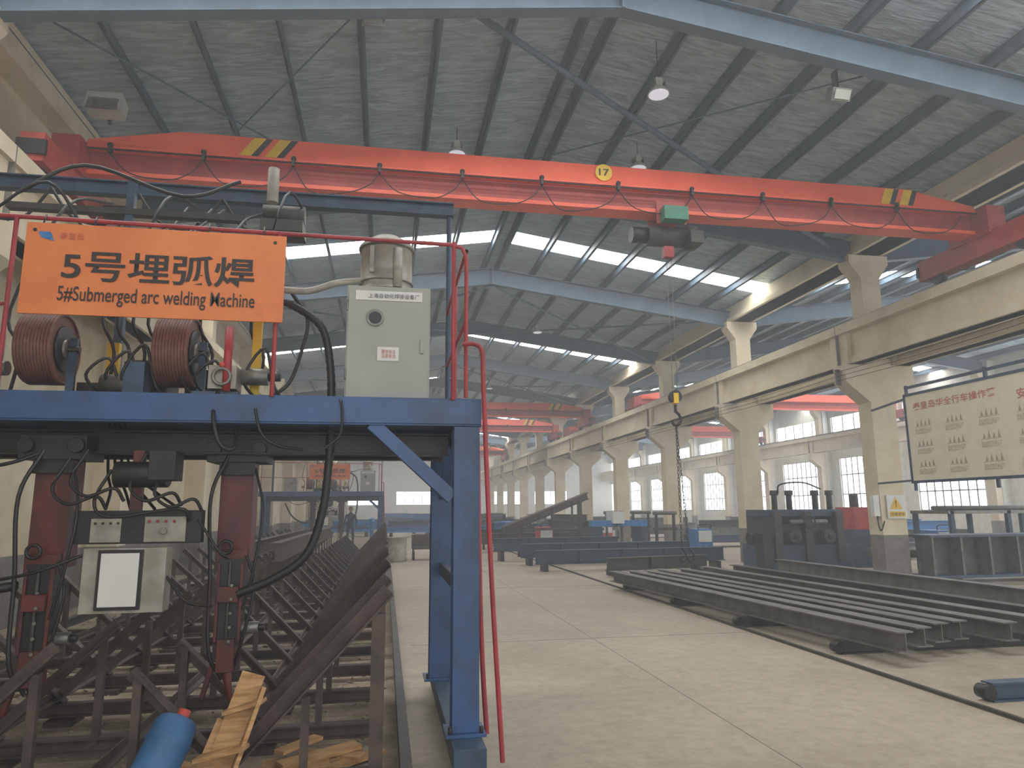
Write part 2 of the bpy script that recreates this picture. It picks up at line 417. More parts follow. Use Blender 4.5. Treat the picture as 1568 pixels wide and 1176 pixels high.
# hook and chain
h=B('crane_hook_and_chain'); X,Y=4.45,10.4
h.cyl((X-.03,Y,5.62),(X-.03,Y,3.45),.004,m_steel,5); h.cyl((X+.05,Y,5.62),(X+.05,Y,3.45),.004,m_steel,5)
h.cyl((X-.0,Y-.05,3.33),(X,Y+.05,3.33),.1,m_blk,18); h.box(X-.04,X+.04,Y-.06,Y+.06,3.22,3.38,m_yel)
h.cyl((X,Y,3.2),(X,Y,3.08),.025,m_blk,8)
h.tube([(X,Y,3.1),(X+.06,Y,3.04),(X+.08,Y,2.96),(X+.03,Y,2.88),(X-.04,Y,2.89),(X-.06,Y,2.95)],.022,m_blk,8,4)
z=2.86;k=0
while z>1.0:
    for dx in (0,.06):
        pts=[]
        for i in range(9):
            t=2*math.pi*i/8
            if (k+ (dx>0))%2: pts.append((X+dx*(2.9-z)+.016*math.cos(t),Y,z+.034*math.sin(t)))
            else: pts.append((X+dx*(2.9-z),Y+.016*math.cos(t),z+.034*math.sin(t)))
        h.tube(pts,.005,m_dark,5,1)
    z-=.055;k+=1
for dx in (0,.12):
    h.tube([(X+dx,Y,1.0),(X+dx+.05,Y,.94),(X+dx+.06,Y,.86),(X+dx,Y,.81),(X+dx-.04,Y,.85)],.014,m_blk,7,4)
h.build()
l=B('flood_light'); l.cb((-4.0,10.0,7.24),(.46,.26,.26),m_lamp,Matrix.Rotation(-.3,3,'X')); l.cyl((-4.0,10.16,7.06),(-4.0,10.2,7.2),.03,m_blk,8); l.cb((-4.0,9.86,7.2),(.4,.02,.2),m_steel,Matrix.Rotation(-.3,3,'X')); l.build()
def highbay(x,y,z):
    l=B('high_bay_lamp')
    top=rz(x)-.2
    l.cyl((x,y,z+.25),(x,y,top),.008,m_blk,6)
    l.box(x-.05,x+.05,y-.05,y+.05,z+.12,z+.26,m_lamp)
    for q in (-.09,.09): l.box(x+q-.008,x+q+.008,y-.06,y+.06,z+.11,z+.2,m_steel)
    l.lathe((x,y,z+.12),(x,y,z),[(0,.07),(.5,.14),(1,.17)],m_lamp,20)
    l.cyl((x,y,z+.005),(x,y,z-.01),.15,m_lampl,20)
    l.build()
highbay(1.15,12.1,8.05); highbay(4.65,12.1,8.05); highbay(3.95,9.3,7.8)
for yy in (24,36,48): highbay(1.2,yy,7.9); highbay(5.2,yy,7.8)
def flood(x,y,z):
    l=B('ceiling_flood_light'); l.cb((x,y,z),(.3,.16,.18),m_steel,Matrix.Rotation(.5,3,'X')); l.cb((x,y-.09,z-.05),(.24,.01,.13),m_lamp,Matrix.Rotation(.5,3,'X')); l.box(x-.02,x+.02,y,y+.1,z,z+.4,m_blk); l.build()
flood(-.3,8.5,7.95); flood(6.4,8.5,7.55)

# ------------------------------------------------------------ welding gantry
def gantry(ox,oy,num,full=True):
    def T(x,y,z): return (x+ox,y+oy,z)
    g=B('welding_gantry')
    def box(x0,x1,y0,y1,z0,z1,mt): g.box(x0+ox,x1+ox,y0+oy,y1+oy,z0,z1,mt)
    for lx in (.54,-4.0):
        for ly in (4.9,6.45):
            l2=lx-.05 if ly>6 else lx
            g.hb(T(l2,ly,.2),T(l2,ly,2.16),.18,.175,m_blue,.014,.012,up=(0,1,0))
            box(l2-.13,l2+.13,ly-.13,ly+.13,.18,.2,m_blue)
            g.cyl(T(l2-.1,ly-.1,.2),T(l2-.1,ly-.1,.24),.014,m_blk,6); g.cyl(T(l2+.1,ly-.1,.2),T(l2+.1,ly-.1,.24),.014,m_blk,6)
        box(lx-.1,lx+.1,4.55,6.95,.06,.18,m_dblue)
        for ly in (4.75,6.7): g.cyl(T(lx-.05,ly,.09),T(lx+.05,ly,.09),.085,m_blk,14)
        g.ch(T(lx-.06,5.0,1.1),T(lx-.06,6.4,1.1),.1,.05,m_dblue)
    g.bar(T(-.1,4.88,2.18),T(.45,4.88,1.68),.1,.09,m_blue)
    g.bar(T(.52,5.0,1.72),T(.52,5.4,2.14),.08,.08,m_blue)
    g.bar(T(.52,6.35,1.72),T(.52,5.95,2.14),.08,.08,m_blue)
    g.ch(T(-4.2,4.82,2.26),T(.64,4.82,2.26),.19,-.08,m_blue)
    g.ch(T(.64,6.52,2.26),T(-4.2,6.52,2.26),.19,-.08,m_blue)
    for x in (.6,-.35,-1.3,-2.25,-3.2,-4.15): g.bar(T(x,4.88,2.23),T(x,6.5,2.23),.07,.14,m_dblue)
    box(-4.2,.62,4.84,6.5,2.305,2.325,m_dblue)
    g.cyl(T(-.83,4.81,2.28),T(-.83,4.9,2.28),.035,m_black,14)
    g.hb(T(-4.1,5.25,2.07),T(.45,5.25,2.07),.16,.12,m_blk); g.hb(T(-4.1,5.75,2.07),T(.45,5.75,2.07),.16,.12,m_blk)
    R=.015
    g.tube([T(-4.15,4.8,3.5),T(.42,4.8,3.46),T(.5,4.8,3.44),T(.53,4.8,3.36),T(.53,4.8,2.36)],R,m_redp,8,1)
    g.cyl(T(-4.15,4.8,2.9),T(-2.4,4.8,2.9),R*.9,m_redp,8)
    for x in (-4.1,-2.38,-.75,.44): g.cyl(T(x,4.8,2.34),T(x,4.8,3.48),R,m_redp,8)
    g.tube([T(.53,4.8,3.42),T(.53,5.2,3.42),T(.53,6.3,3.42),T(.53,6.4,3.38),T(.53,6.4,2.36)],R,m_redp,8,1)
    g.cyl(T(.53,4.8,2.9),T(.53,6.4,2.9),R,m_redp,8); g.cyl(T(.53,5.6,2.36),T(.53,5.6,3.42),R,m_redp,8)
    g.tube([T(.5,4.74,2.72),T(.58,4.72,2.72),T(.63,4.7,2.66),T(.64,4.7,2.4),T(.69,4.7,1.2),T(.76,4.7,.05)],.017,m_redp,8,4)
    g.tube([T(.63,4.98,2.35),T(.65,4.98,1.2),T(.67,4.98,.6),T(.7,4.98,.14)],.018,m_redp,8,3)
    g.hb(T(-4.0,6.4,4.42),T(.58,6.4,4.42),.13,.1,m_dblue); g.cyl(T(.54,6.4,2.33),T(.54,6.4,4.38),.025,m_dblue,8)
    g.cyl(T(-3.9,6.4,2.33),T(-3.9,6.4,4.38),.04,m_dblue,8)
    for x in (-3.6,-2.9,-2.2,-1.5): g.tube([T(x,6.33,4.36),T(x+.2,6.33,4.1),T(x+.5,6.33,4.08),T(x+.7,6.33,4.36)],.014,m_black,6,5)
    g.cyl(T(-1.05,6.2,4.3),T(-1.05,6.2,4.62),.05,m_hop,10)
    g.build(bevel=.003)
    # sign
    root=bpy.data.objects.new('machine_sign',None); COL.objects.link(root)
    s=B('sign_plate'); s.box(-2.29+ox,-.70+ox,4.745+oy,4.76+oy,2.83,3.43,m_orange)
    for x in (-2.2,-1.9,-1.2,-.85): s.cyl(T(x,4.75,3.42),T(x,4.78,3.5),.006,m_blk,5)
    for x in (-2.24,-.77): s.cyl(T(x,4.747,3.38),T(x,4.74,3.38),.012,m_blk,8)
    s.build(root)
    y=4.742+oy
    text(num+'号埋弧焊',root,(-2.06+ox,y,3.05),(1,0,0),(0,0,1),1.17,.21,m_text,'title',.016)
    text(num+'#Submerged arc welding Machine',root,(-2.07+ox,y,2.89),(1,0,0),(0,0,1),1.19,.125,m_text,'subtitle',.008)
    text('秦皇岛',root,(-2.09+ox,y,3.325),(1,0,0),(0,0,1),.14,.045,m_rtext,'maker_name')
    lg=B('maker_logo'); lg.torus((-2.16+ox,y-.002,3.345),(0,1,0),.02,.004,m_bluel,16,5)
    lg.quad([(-2.22+ox,y-.002,3.37),(-2.2+ox,y-.002,3.33),(-2.12+ox,y-.002,3.31),(-2.15+ox,y-.002,3.37)],m_bluel); lg.build(root)
    # cabinet
    root=bpy.data.objects.new('electrical_cabinet',None); COL.objects.link(root)
    c=B('cabinet_body'); c.box(-.30+ox,.29+ox,5.0+oy,5.4+oy,2.33,3.19,m_cab); c.box(-.29+ox,.28+ox,4.985+oy,5.0+oy,2.36,3.17,m_cab)
    c.cyl(T(-.1,4.985,2.95),T(-.1,4.972,2.95),.062,m_steel,20); c.cyl(T(-.1,4.972,2.95),T(-.1,4.968,2.95),.045,m_blk,20)
    for z in (2.5,3.0): c.cyl(T(-.295,4.98,z),T(-.295,4.98,z+.08),.008,m_steel,6)
    c.box(.22+ox,.245+ox,4.97+oy,4.985+oy,2.7,2.8,m_cab)
    c.build(root,.006)
    d=B('label_plates'); d.box(-.24+ox,.23+ox,4.978+oy,4.984+oy,3.08,3.15,m_plate); d.box(-.08+ox,.07+ox,4.978+oy,4.984+oy,2.64,2.74,m_plate); d.build(root)
    text('上海自动化焊接设备厂',root,(-.15+ox,4.975+oy,3.095),(1,0,0),(0,0,1),.36,.035,m_text,'label')
    text('警告标志\n注意安全',root,(-.05+ox,4.975+oy,2.66),(1,0,0),(0,0,1),.1,.06,m_rtext,'label_2')
    c=B('flux_hopper')
    cx,cy=-.03+ox,5.22+oy
    c.lathe((cx,cy,3.2),(cx,cy,3.64),[(0,.2),(.05,.2),(.06,.19),(.75,.19),(.76,.205),(.82,.205),(.9,.17),(1,.1)],m_hop,28)
    c.cyl((cx+.08,cy-.18,3.2),(cx+.08,cy-.18,3.5),.035,m_hop,10); c.torus((cx,cy,3.54),(0,0,1),.2,.012,m_steel)
    c.torus((cx,cy,3.27),(0,0,1),.195,.008,m_steel); c.box(cx-.12,cx-.09,cy-.22,cy-.19,3.3,3.5,m_steel)
    c.tube([(cx-.18,cy-.05,3.28),(cx-.35,cy-.1,3.24),(cx-.55,cy-.1,3.17),(cx-.75,cy-.1,3.17)],.025,m_hop,8)
    c.build()
    # wire spools
    for x in (-2.29,-1.45):
        c=B('copper_wire_spool'); 
        for q in range(11): c.torus(T(x-.1+q*.02,5.2,2.7),(1,0,0),.235,.014,m_cu,32,6)
        c.cyl(T(x-.1,5.2,2.7),T(x+.1,5.2,2.7),.232,m_cu,32)
        c.cyl(T(x-.13,5.2,2.7),T(x+.13,5.2,2.7),.07,m_steel,14); c.cyl(T(x+.1,5.2,2.7),T(x+.115,5.2,2.7),.16,m_blk,24)
        c.bar(T(x+.16,5.2,2.33),T(x+.16,5.2,2.78),.05,.03,m_dblue); c.cyl(T(x,5.2,2.7),T(x+.2,5.2,2.7),.025,m_blk,8)
        c.build()
    c=B('wire_feeder_assembly')
    c.box(-1.3+ox,-1.0+ox,5.0+oy,5.3+oy,2.33,2.4,m_dblue)
    c.cyl(T(-1.08,5.0,2.4),T(-1.08,5.0,2.85),.028,m_redp,10); c.box(-1.2+ox,-1.02+ox,5.0+oy,5.2+oy,2.42,2.58,m_hop)
    c.cyl(T(-1.0,5.08,2.52),T(-.82,5.08,2.52),.06,m_steel,16); c.cyl(T(-.82,5.08,2.52),T(-.74,5.08,2.52),.03,m_blk,12)
    c.torus(T(-1.11,4.98,2.5),(0,1,0),.055,.012,m_steel); c.sph(T(-1.11,4.98,2.58),.02,m_cardb)
    c.bar(T(-.93,5.2,2.34),T(-.93,5.2,3.0),.06,.04,m_yel)
    c.bar(T(-1.98,5.5,2.34),T(-1.98,5.5,2.82),.08,.05,m_yel); c.box(-2.15+ox,-1.9+ox,5.35+oy,5.6+oy,2.34,2.5,m_dark)
    c.cyl(T(-2.6,5.15,2.55),T(-2.5,5.15,2.55),.05,m_steel,12)
    for k,x in enumerate((-1.95,-1.75,-1.65,-1.3,-2.55,-1.85,-.95)):
        c.tube([T(x,5.3,2.36),T(x+.06,5.25,2.7),T(x-.05,5.3,3.0),T(x+.1,5.6,3.5+.1*k),T(x+.2,6.2,4.2)],.012,m_black,6,5)
    for k,x in enumerate((-1.9,-1.78,-1.68,-1.22,-1.3,-.9)):
        c.tube([T(x,5.15,2.36),T(x-.08,5.05,2.5),T(x+.05,5.05,2.62+.05*(k%3)),T(x+.12,5.1,2.45),T(x+.2,5.2,2.36)],.011,m_black,6,5)
    c.tube([T(-.72,5.3,3.2),T(-.6,5.3,3.0),T(-.64,5.25,2.7),T(-.7,5.2,2.5),T(-.8,5.15,2.4)],.014,m_black,6,6)
    c.box(-1.85+ox,-1.6+ox,5.5+oy,5.8+oy,2.34,2.7,m_dark); c.box(-3.3+ox,-2.8+ox,5.2+oy,5.7+oy,2.34,2.9,m_hop)
    c.box(-1.45+ox,-1.25+ox,5.4+oy,5.9+oy,2.34,2.62,m_rust)
    c.cyl(T(-1.9,5.12,2.45),T(-1.65,5.12,2.45),.07,m_dark,14); c.box(-1.75+ox,-1.62+ox,5.05+oy,5.2+oy,2.34,2.6,m_dblue)
    c.cyl(T(-1.1,6.1,4.15),T(-.75,6.1,4.15),.08,m_dark,14); c.box(-1.1+ox,-.75+ox,5.95+oy,6.25+oy,3.95,4.05,m_dark)
    c.tube([T(-2.7,5.4,3.9),T(-2.3,5.5,4.2),T(-1.6,5.5,4.0),T(-1.2,5.6,4.2)],.015,m_black,6)
    c.tube([T(-2.9,5.4,3.7),T(-2.5,5.4,4.0),T(-2.2,5.5,3.6),T(-1.9,5.5,3.5),T(-1.7,5.6,3.8),T(-1.2,5.6,3.7)],.012,m_black,6)
    c.bar(T(-2.1,5.9,2.34),T(-2.1,5.9,4.3),.06,.06,m_dblue); c.bar(T(-3.0,5.9,4.0),T(-1.2,5.9,4.0),.08,.05,m_dark)
    c.build()
    for x,y in ((-2.13,5.2),(-1.03,5.4)):
        c=B('welding_head_arm')
        c.box(x-.2+ox,x+.2+ox,y-.16+oy,y+.16+oy,1.94,2.1,m_blk)
        for q in (-.15,.15): c.cyl(T(x+q,y-.17,2.03),T(x+q,y-.2,2.03),.05,m_blk,12)
        c.box(x-.11+ox,x+.11+ox,y-.1+oy,y+.1+oy,1.25,1.94,m_rarm)
        c.box(x-.12+ox,x+.12+ox,y-.13+oy,y-.1+oy,1.85,1.95,m_blk)
        c.box(x-.08+ox,x+.09+ox,y-.16+oy,y-.04+oy,.72,1.28,m_blk)
        c.box(x-.1+ox,x+.1+ox,y-.15+oy,y-.1+oy,1.22,1.34,m_rarm)
        for q in (-.07,.08): c.bar(T(x+q,y-.17,.74),T(x+q,y-.17,1.25),.02,.02,m_rarm)
        c.cyl(T(x,y-.17,.75),T(x,y-.17,1.26),.012,m_dark,8)
        c.box(x-.06+ox,x+.07+ox,y-.22+oy,y-.16+oy,1.0,1.1,m_rarm)
        for q in range(5): c.cyl(T(x+.03,y-.225,.75+.09*q),T(x+.03,y-.235,.75+.09*q),.012,m_steel,6)
        c.box(x-.05+ox,x+.06+ox,y-.2+oy,y-.05+oy,.55,.76,m_rarm)
        c.cyl(T(x+.08,y-.12,.82),T(x+.2,y-.12,.82),.04,m_steel,14); c.cyl(T(x+.2,y-.12,.82),T(x+.24,y-.12,.82),.025,m_blk,12)
        c.cyl(T(x,y-.1,.56),T(x+.04,y-.12,.36),.035,m_rarm,12,.015); c.bar(T(x-.08,y-.12,.6),T(x-.14,y-.12,.38),.04,.03,m_rarm)
        c.torus(T(x-.03,y-.2,1.36),(0,1,0),.04,.012,m_blk)
        c.tube([T(x-.05,y-.15,2.0),T(x-.14,y-.22,1.7),T(x-.12,y-.2,1.2),T(x-.1,y-.2,.7),T(x-.02,y-.14,.5)],.014,m_black,6)
        c.tube([T(x+.1,y-.15,1.3),T(x+.17,y-.2,1.1),T(x+.12,y-.2,.8),T(x+.05,y-.14,.55)],.012,m_black,6)
        c.tube([T(x+.12,y-.1,1.9),T(x+.2,y-.2,1.6),T(x+.16,y-.22,1.2),T(x+.1,y-.2,.95)],.01,m_black,6)
        c.build(bevel=.003)
    c=B('control_panel')
    c.bar(T(-1.6,5.05,2.0),T(-1.6,5.05,1.45),.07,.05,m_rarm)
    c.box(-1.95+ox,-1.18+ox,5.0+oy,5.1+oy,1.4,1.61,m_blk)
    c.box(-1.84+ox,-1.66+ox,4.985+oy,5.0+oy,1.41,1.56,m_hop); c.box(-1.52+ox,-1.27+ox,4.985+oy,5.0+oy,1.41,1.57,m_hop)
    for q in range(4):
        c.cyl(T(-1.81+q*.045,4.985,1.53),T(-1.81+q*.045,4.97,1.53),.008,m_blk,8); c.cyl(T(-1.49+q*.05,4.985,1.54),T(-1.49+q*.05,4.97,1.54),.009,m_redp,8)
    c.cyl(T(-1.40,4.985,1.48),T(-1.40,4.96,1.48),.022,m_steel,12)
    c.cyl(T(-1.72,5.0,1.84),T(-1.4,5.0,1.84),.085,m_black,18); c.box(-1.5+ox,-1.34+ox,4.9+oy,5.1+oy,1.8,1.99,m_black)
    c.build(bevel=.004)
    c=B('instruction_box')
    c.box(-1.82+ox,-1.34+ox,4.86+oy,5.0+oy,.99,1.38,m_hop); c.box(-1.73+ox,-1.47+ox,4.845+oy,4.86+oy,1.01,1.37,m_blk)
    c.box(-1.71+ox,-1.49+ox,4.838+oy,4.845+oy,1.03,1.35,m_plate); c.build(bevel=.004)
    c=B('cable_hose')
    c.tube([T(-.9,5.3,3.14),T(-.74,5.3,3.12),T(-.5,5.28,2.95),T(-.42,5.25,2.65),T(-.4,5.22,2.3),T(-.4,5.2,1.95),T(-.43,5.2,1.6),T(-.53,5.2,1.3),T(-.75,5.2,1.14),T(-.97,5.2,1.05)],.028,m_black,10,12,True)
    c.tube([T(-1.13,5.0,2.4),T(-1.1,4.78,2.2),T(-1.04,4.75,2.02),T(-.96,4.78,2.0),T(-.98,4.9,2.15)],.014,m_black,6)
    c.tube([T(-.35,4.95,2.36),T(-.3,4.77,2.3),T(-.3,4.77,2.1),T(-.4,4.77,2.0)],.01,m_black,6)
    c.tube([T(-.85,4.8,2.26),T(-.8,4.77,2.1),T(-.7,4.78,2.02),T(-.55,4.9,2.0)],.01,m_black,6)
    for x0,x1,z in ((-2.0,-1.8,1.7),(-1.9,-1.7,1.75),(-1.55,-1.35,1.72),(-1.4,-1.22,1.68),(-1.75,-1.3,1.62)):
        c.tube([T(x0,5.0,z+.25),T(x0-.06,4.93,z+.05),T(x0+.05,4.9,z-.05),T(x1,4.92,z),T(x1+.05,4.97,z-.08)],.011,m_black,6)
    c.tube([T(-1.2,5.0,1.55),T(-1.05,4.95,1.35),T(-1.0,5.0,1.3)],.01,m_black,6)
    c.tube([T(-1.82,4.85,1.34),T(-2.05,4.8,1.25),T(-2.3,4.9,1.2)],.01,m_black,6)
    c.tube([T(-1.34,4.9,1.2),T(-1.2,4.85,1.05),T(-1.08,5.0,1.0)],.01,m_black,6)
    c.tube([T(-3.2,5.1,1.9),T(-2.9,5.0,1.4),T(-2.5,5.0,1.15),T(-2.25,5.05,1.15)],.028,m_black,10,12,True)
    c.tube([T(-3.2,5.1,2.1),T(-2.8,5.0,1.85),T(-2.4,5.0,1.9),T(-2.2,5.05,1.98)],.012,m_black,6)
    for q in range(4): c.tube([T(-2.0+q*.03,5.6,2.3),T(-1.95+q*.05,5.5,1.9),T(-1.85+q*.09,5.3,1.75),T(-1.8+q*.15,5.1,1.62)],.01,m_black,6)
    c.build()
gantry(0,0,'5'); gantry(-.7,24.5,'6')

r=B('floor_rail')
r.hb((.16,-2,.06),(.16,60,.06),.12,.07,m_dark,.02,.012); r.build()
r=B('floor_rail')
r.hb((-4.4,-2,.06),(-4.4,60,.06),.12,.07,m_dark,.02,.012); r.build()
r=B('floor_rail'); r.box(4.73,4.77,-1,60,0,.03,m_dark); r.build()

# ------------------------------------------------------------ assembly jigs (V supports)
y=4.45
k=0
while y<27:
    g=B('welding_jig_frame')
    j=(random.random()-.5)*.08
    def A(p,q,w=.08):
        g.bar(p,q,w,.012,m_rust); 
        pv=Vector(p);qv=Vector(q); d=(qv-pv).normalized(); n=Vector((0,1,0)).cross(d).normalized()
        g.bar(pv+Vector((0,w/2,0))-n*.035,qv+Vector((0,w/2,0))-n*.035,.012,w*.85,m_rust)
    g.hb((-3.9,y,.1),(-.02,y,.1),.1,.08,m_rust)
    g.hb((-.02,y,.0),(-.02,y,1.0),.08,.08,m_rust,up=(0,1,0))
    A((-.8,y,.18),(.06,y,1.12+j),.1)
    A((-.78,y,.16),(-1.35,y,.74))
    g.bar((-1.32,y,.1),(-1.32,y,.7),.045,.045,m_rust,up=(0,1,0))
    A((-2.45,y,.16),(-1.75,y,.86+j))
    g.bar((-1.84,y,.1),(-1.84,y,.74),.045,.045,m_rust,up=(0,1,0))
    A((-2.4,y,.16),(-3.3,y,1.0+j))
    g.bar((-3.2,y,.1),(-3.2,y,.88),.045,.045,m_rust,up=(0,1,0))
    g.bar((-.42,y,.15),(-.42,y,.55),.045,.045,m_rust,up=(0,1,0))
    for x in (-3.6,-2.4,-.8): g.box(x-.1,x+.1,y-.12,y+.12,0,.04,m_rust)
    g.build()
    y+=.95; k+=1
g=B('jig_longitudinal_angles')
for x,z in ((-.9,.2),(-2.5,.2),(-1.55,.2),(-3.45,.2)): g.ang((x,4.2,z-.03),(x,26.5,z-.03),.06,m_rust)
g.build()
for i,(x,y0,y1,z) in enumerate(((-1.7,12,24,.95),(-2.6,14,26,.85))):
    g=B('steel_h_beam'); g.hb((x,y0,z),(x,y1,z),.3,.16,m_rust); g.build()
d=B('floor_debris')
for i in range(2600):
    x=random.uniform(-4.6,.02) ; y=4+random.random()**1.6*18; s=random.uniform(.005,.024)
    R=Matrix.Rotation(random.random()*6,3,'Z')@Matrix.Rotation(random.random()*3,3,'X')
    d.cb((x,y,s*.4),(s*random.uniform(.6,3),s,s*.6),m_debris,R)
d.build()

# ------------------------------------------------------------ foreground wood, drum
w=B('broken_wood_crate')
def plank(a,b_,wd,th,up=(0,0,1)): w.bar(a,b_,wd,th,m_wood,up=up)
plank((-.92,4.25,.02),(-.72,4.5,.68),.13,.022,(0,1,0)); plank((-.82,4.15,.02),(-.65,4.4,.62),.1,.022,(1,.3,0))
plank((-.96,4.3,.3),(-.7,4.25,.36),.09,.02); plank((-.85,4.42,.5),(-.64,4.38,.56),.09,.02)
plank((-1.0,4.2,.02),(-.86,4.45,.45),.07,.03,(0,1,0)); plank((-.95,4.2,.12),(-.72,4.2,.15),.1,.03)
w.build()
w=B('wood_offcuts')
plank((-.72,4.98,.03),(-.1,5.06,.03),.13,.04); plank((-.6,4.84,.07),(-.14,5.12,.08),.11,.03); plank((-.78,4.82,.03),(-.3,4.88,.04),.14,.04)
plank((-.5,5.2,.03),(-.1,4.96,.05),.1,.03); plank((-.62,4.96,.11),(-.4,5.2,.12),.09,.02); plank((-1.25,5.1,.03),(-.95,4.8,.04),.1,.03)
plank((-.3,4.86,.03),(.02,5.1,.04),.07,.03)
w.build()
d=B('blue_plastic_drum')
d.lathe((-1.20,4.08,.1),(-1.07,4.36,.5),[(0,.1),(.03,.11),(.3,.115),(.33,.122),(.37,.115),(.7,.115),(.73,.122),(.77,.115),(.92,.11),(.97,.095),(1,.05)],m_bplast,28)
d.cyl((-1.065,4.35,.48),(-1.05,4.38,.53),.033,m_cardb,14)
d.box(-1.32,-1.1,3.98,4.2,0,.08,m_wood)
d.build()

# ------------------------------------------------------------ steel stock right
for yy,x0,x1 in ((5.5,5.0,11),(7.5,5.0,9.9),(9.4,4.8,9.9),(11.6,4.8,9.9),(14.0,4.8,9.9)):
    s=B('steel_sleeper_beam'); s.hb((x0,yy,.075),(x1,yy,.075),.15,.12,m_dblue if yy<6 else m_dark)
    s.cyl((x0-.02,yy-.06,.075),(x0-.02,yy+.06,.075),.06,m_blk,14); s.build()
def beamobj(p1,p2,h=.2,w_=.2,mt=m_beam):
    s=B('steel_h_beam'); s.hb(p1,p2,h,w_,mt,.014,.01); s.build()
xs=[(5.22,4.62,6.7,14.3),(5.6,5.0,6.9,14.4),(5.98,5.35,7.1,14.3),(6.3,5.7,7.2,14.6),(6.75,6.2,7.0,14.6)]
for xa,xb,ya,yb in xs: beamobj((xa,ya,.252),(xb,yb,.252),.2,.2)
beamobj((7.4,6.3,.252),(6.9,15.0,.252),.2,.2); beamobj((8.1,6.6,.252),(7.7,15.2,.252),.2,.2,m_dark)
beamobj((9.0,7.0,.302),(8.8,15.2,.302),.3,.2,m_beam); beamobj((9.6,7.2,.252),(9.45,15.2,.252),.2,.2,m_dark)
def tb(x0,y0,x1,y1,z,h,w_=.2,mt=m_dblue):
    s=B('steel_box_beam'); s.hb((x0,y0,z),(x1,y1,z),h,w_,mt,.02,.015)
    L=math.hypot(x1-x0,y1-y0)
    for k in range(1,int(L/1.2)):
        t=k*1.2/L; s.cb((x0+(x1-x0)*t,y0+(y1-y0)*t,z),(.02,w_*.9,h*.92),mt)
    s.box(min(x0,x1)+.2,min(x0,x1)+.32,min(y0,y1)-.1,max(y0,y1)+.1,0,z-h/2,m_blk); s.box(max(x0,x1)-.4,max(x0,x1)-.28,min(y0,y1)-.1,max(y0,y1)+.1,0,z-h/2,m_blk)
    s.build()
tb(3.9,18.6,9.3,18.9,.36,.36); tb(3.9,20.6,9.2,20.9,.42,.4,.25); tb(3.4,22.6,7.6,23,.5,.4); tb(3.2,27.5,7.8,28,.5,.4,.3,m_dark); tb(3.6,30,9,30.2,.5,.5,.3,m_dark); tb(3.5,34,9,34.5,.6,.5,.3,m_bluel)
tb(5.2,16.6,8.0,17.2,.3,.3,.2,m_dark)
for x,y,a,mt in ((4.4,28.8,.6,m_bluel),(6.5,31.2,.4,m_beam),(8.6,29.2,-.3,m_rust),(4.6,36,.5,m_beam),(6.6,38,-.5,m_dblue),(8.4,36,.2,m_beam),(5.2,44,.4,m_bluel),(7.6,45,-.3,m_rust),(4.3,51,0,m_beam),(6.8,52,.3,m_bluel)):
    s=B('beam_stack_on_stands')
    for q in range(3): s.hb((x+q*.4-.4,y,.95),(x+q*.4-.4+a*2,y+4,.95),.28,.2,mt,.014,.01)
    s.hb((x-.2,y+.2,1.23),(x-.2+a*2,y+4.2,1.23),.28,.2,m_dark,.014,.01)
    for t in (.5,3.5):
        s.box(x+a*t/2-.7,x+a*t/2+.7,y+t-.06,y+t+.06,.7,.81,m_blk)
        for q in (-.6,.55): s.box(x+a*t/2+q,x+a*t/2+q+.08,y+t-.05,y+t+.05,0,.7,m_blk)
    s.build()
s=B('inclined_steel_truss'); s.hb((3.9,24,.9),(7.6,26.5,2.1),.25,.2,m_rust); s.bar((7.2,26.2,0),(7.2,26.2,1.9),.15,.15,m_rust,up=(0,1,0)); s.bar((4.6,24.5,0),(4.6,24.5,1.05),.15,.15,m_rust,up=(0,1,0)); s.bar((4.2,24.2,.9),(7.1,26.1,.9),.08,.08,m_rust)
for t in (.3,.55,.8): s.bar((3.9+3.7*t,24+2.5*t,.9),(3.9+3.7*t,24+2.5*t,.9+1.2*t),.06,.06,m_rust,up=(0,1,0))
s.build()
for x,y in ((8.7,22.3),(9.3,26.2),(8.5,27.0)):
    s=B('pipe_support_stand')
    for q in (0,.6):
        s.box(x+q-.04,x+q+.04,y-.04,y+.04,0,1.5,m_dark); s.box(x+q-.2,x+q+.2,y-.2,y+.2,0,.03,m_dark)
    s.box(x-.1,x+.7,y-.05,y+.05,.9,.98,m_rust); s.cyl((x-.1,y,1.45),(x+.7,y,1.45),.06,m_beam,12); s.build()
s=B('gas_cutting_machine'); s.box(7.0,9.0,23.6,24.8,.0,.12,m_dark)
for x in (7.1,8.7): s.box(x,x+.2,23.7,24.7,.12,1.0,m_dblue)
s.box(7.0,9.0,23.9,24.3,1.0,1.2,m_bluel); s.box(7.7,8.1,23.7,24.5,1.1,1.5,m_plate); s.cyl((7.9,23.8,1.1),(7.9,23.8,.6),.04,m_steel,8); s.build()
for x,y,mt in ((9.7,21.4,m_bluel),(9.5,30.9,m_cardb),(15.0,17.6,m_bluel),(5.6,25.9,m_cardb)):
    s=B('welding_power_source'); s.box(x,x+.5,y,y+.8,.18,.95,mt); s.box(x+.03,x+.47,y-.02,y,.55,.9,m_plate); s.cyl((x+.15,y-.03,.4),(x+.15,y-.06,.4),.04,m_blk,10); s.cyl((x+.35,y-.03,.4),(x+.35,y-.06,.4),.04,m_blk,10)
    for q in (.05,.45):
        for w_ in (.1,.7): s.cyl((x+q-.03,y+w_,.09),(x+q+.03,y+w_,.09),.09,m_blk,12)
    s.tube([(x+.05,y+.05,.95),(x+.05,y,1.08),(x+.45,y,1.08),(x+.45,y+.05,.95)],.015,m_blk)
    s.build(bevel=.008)

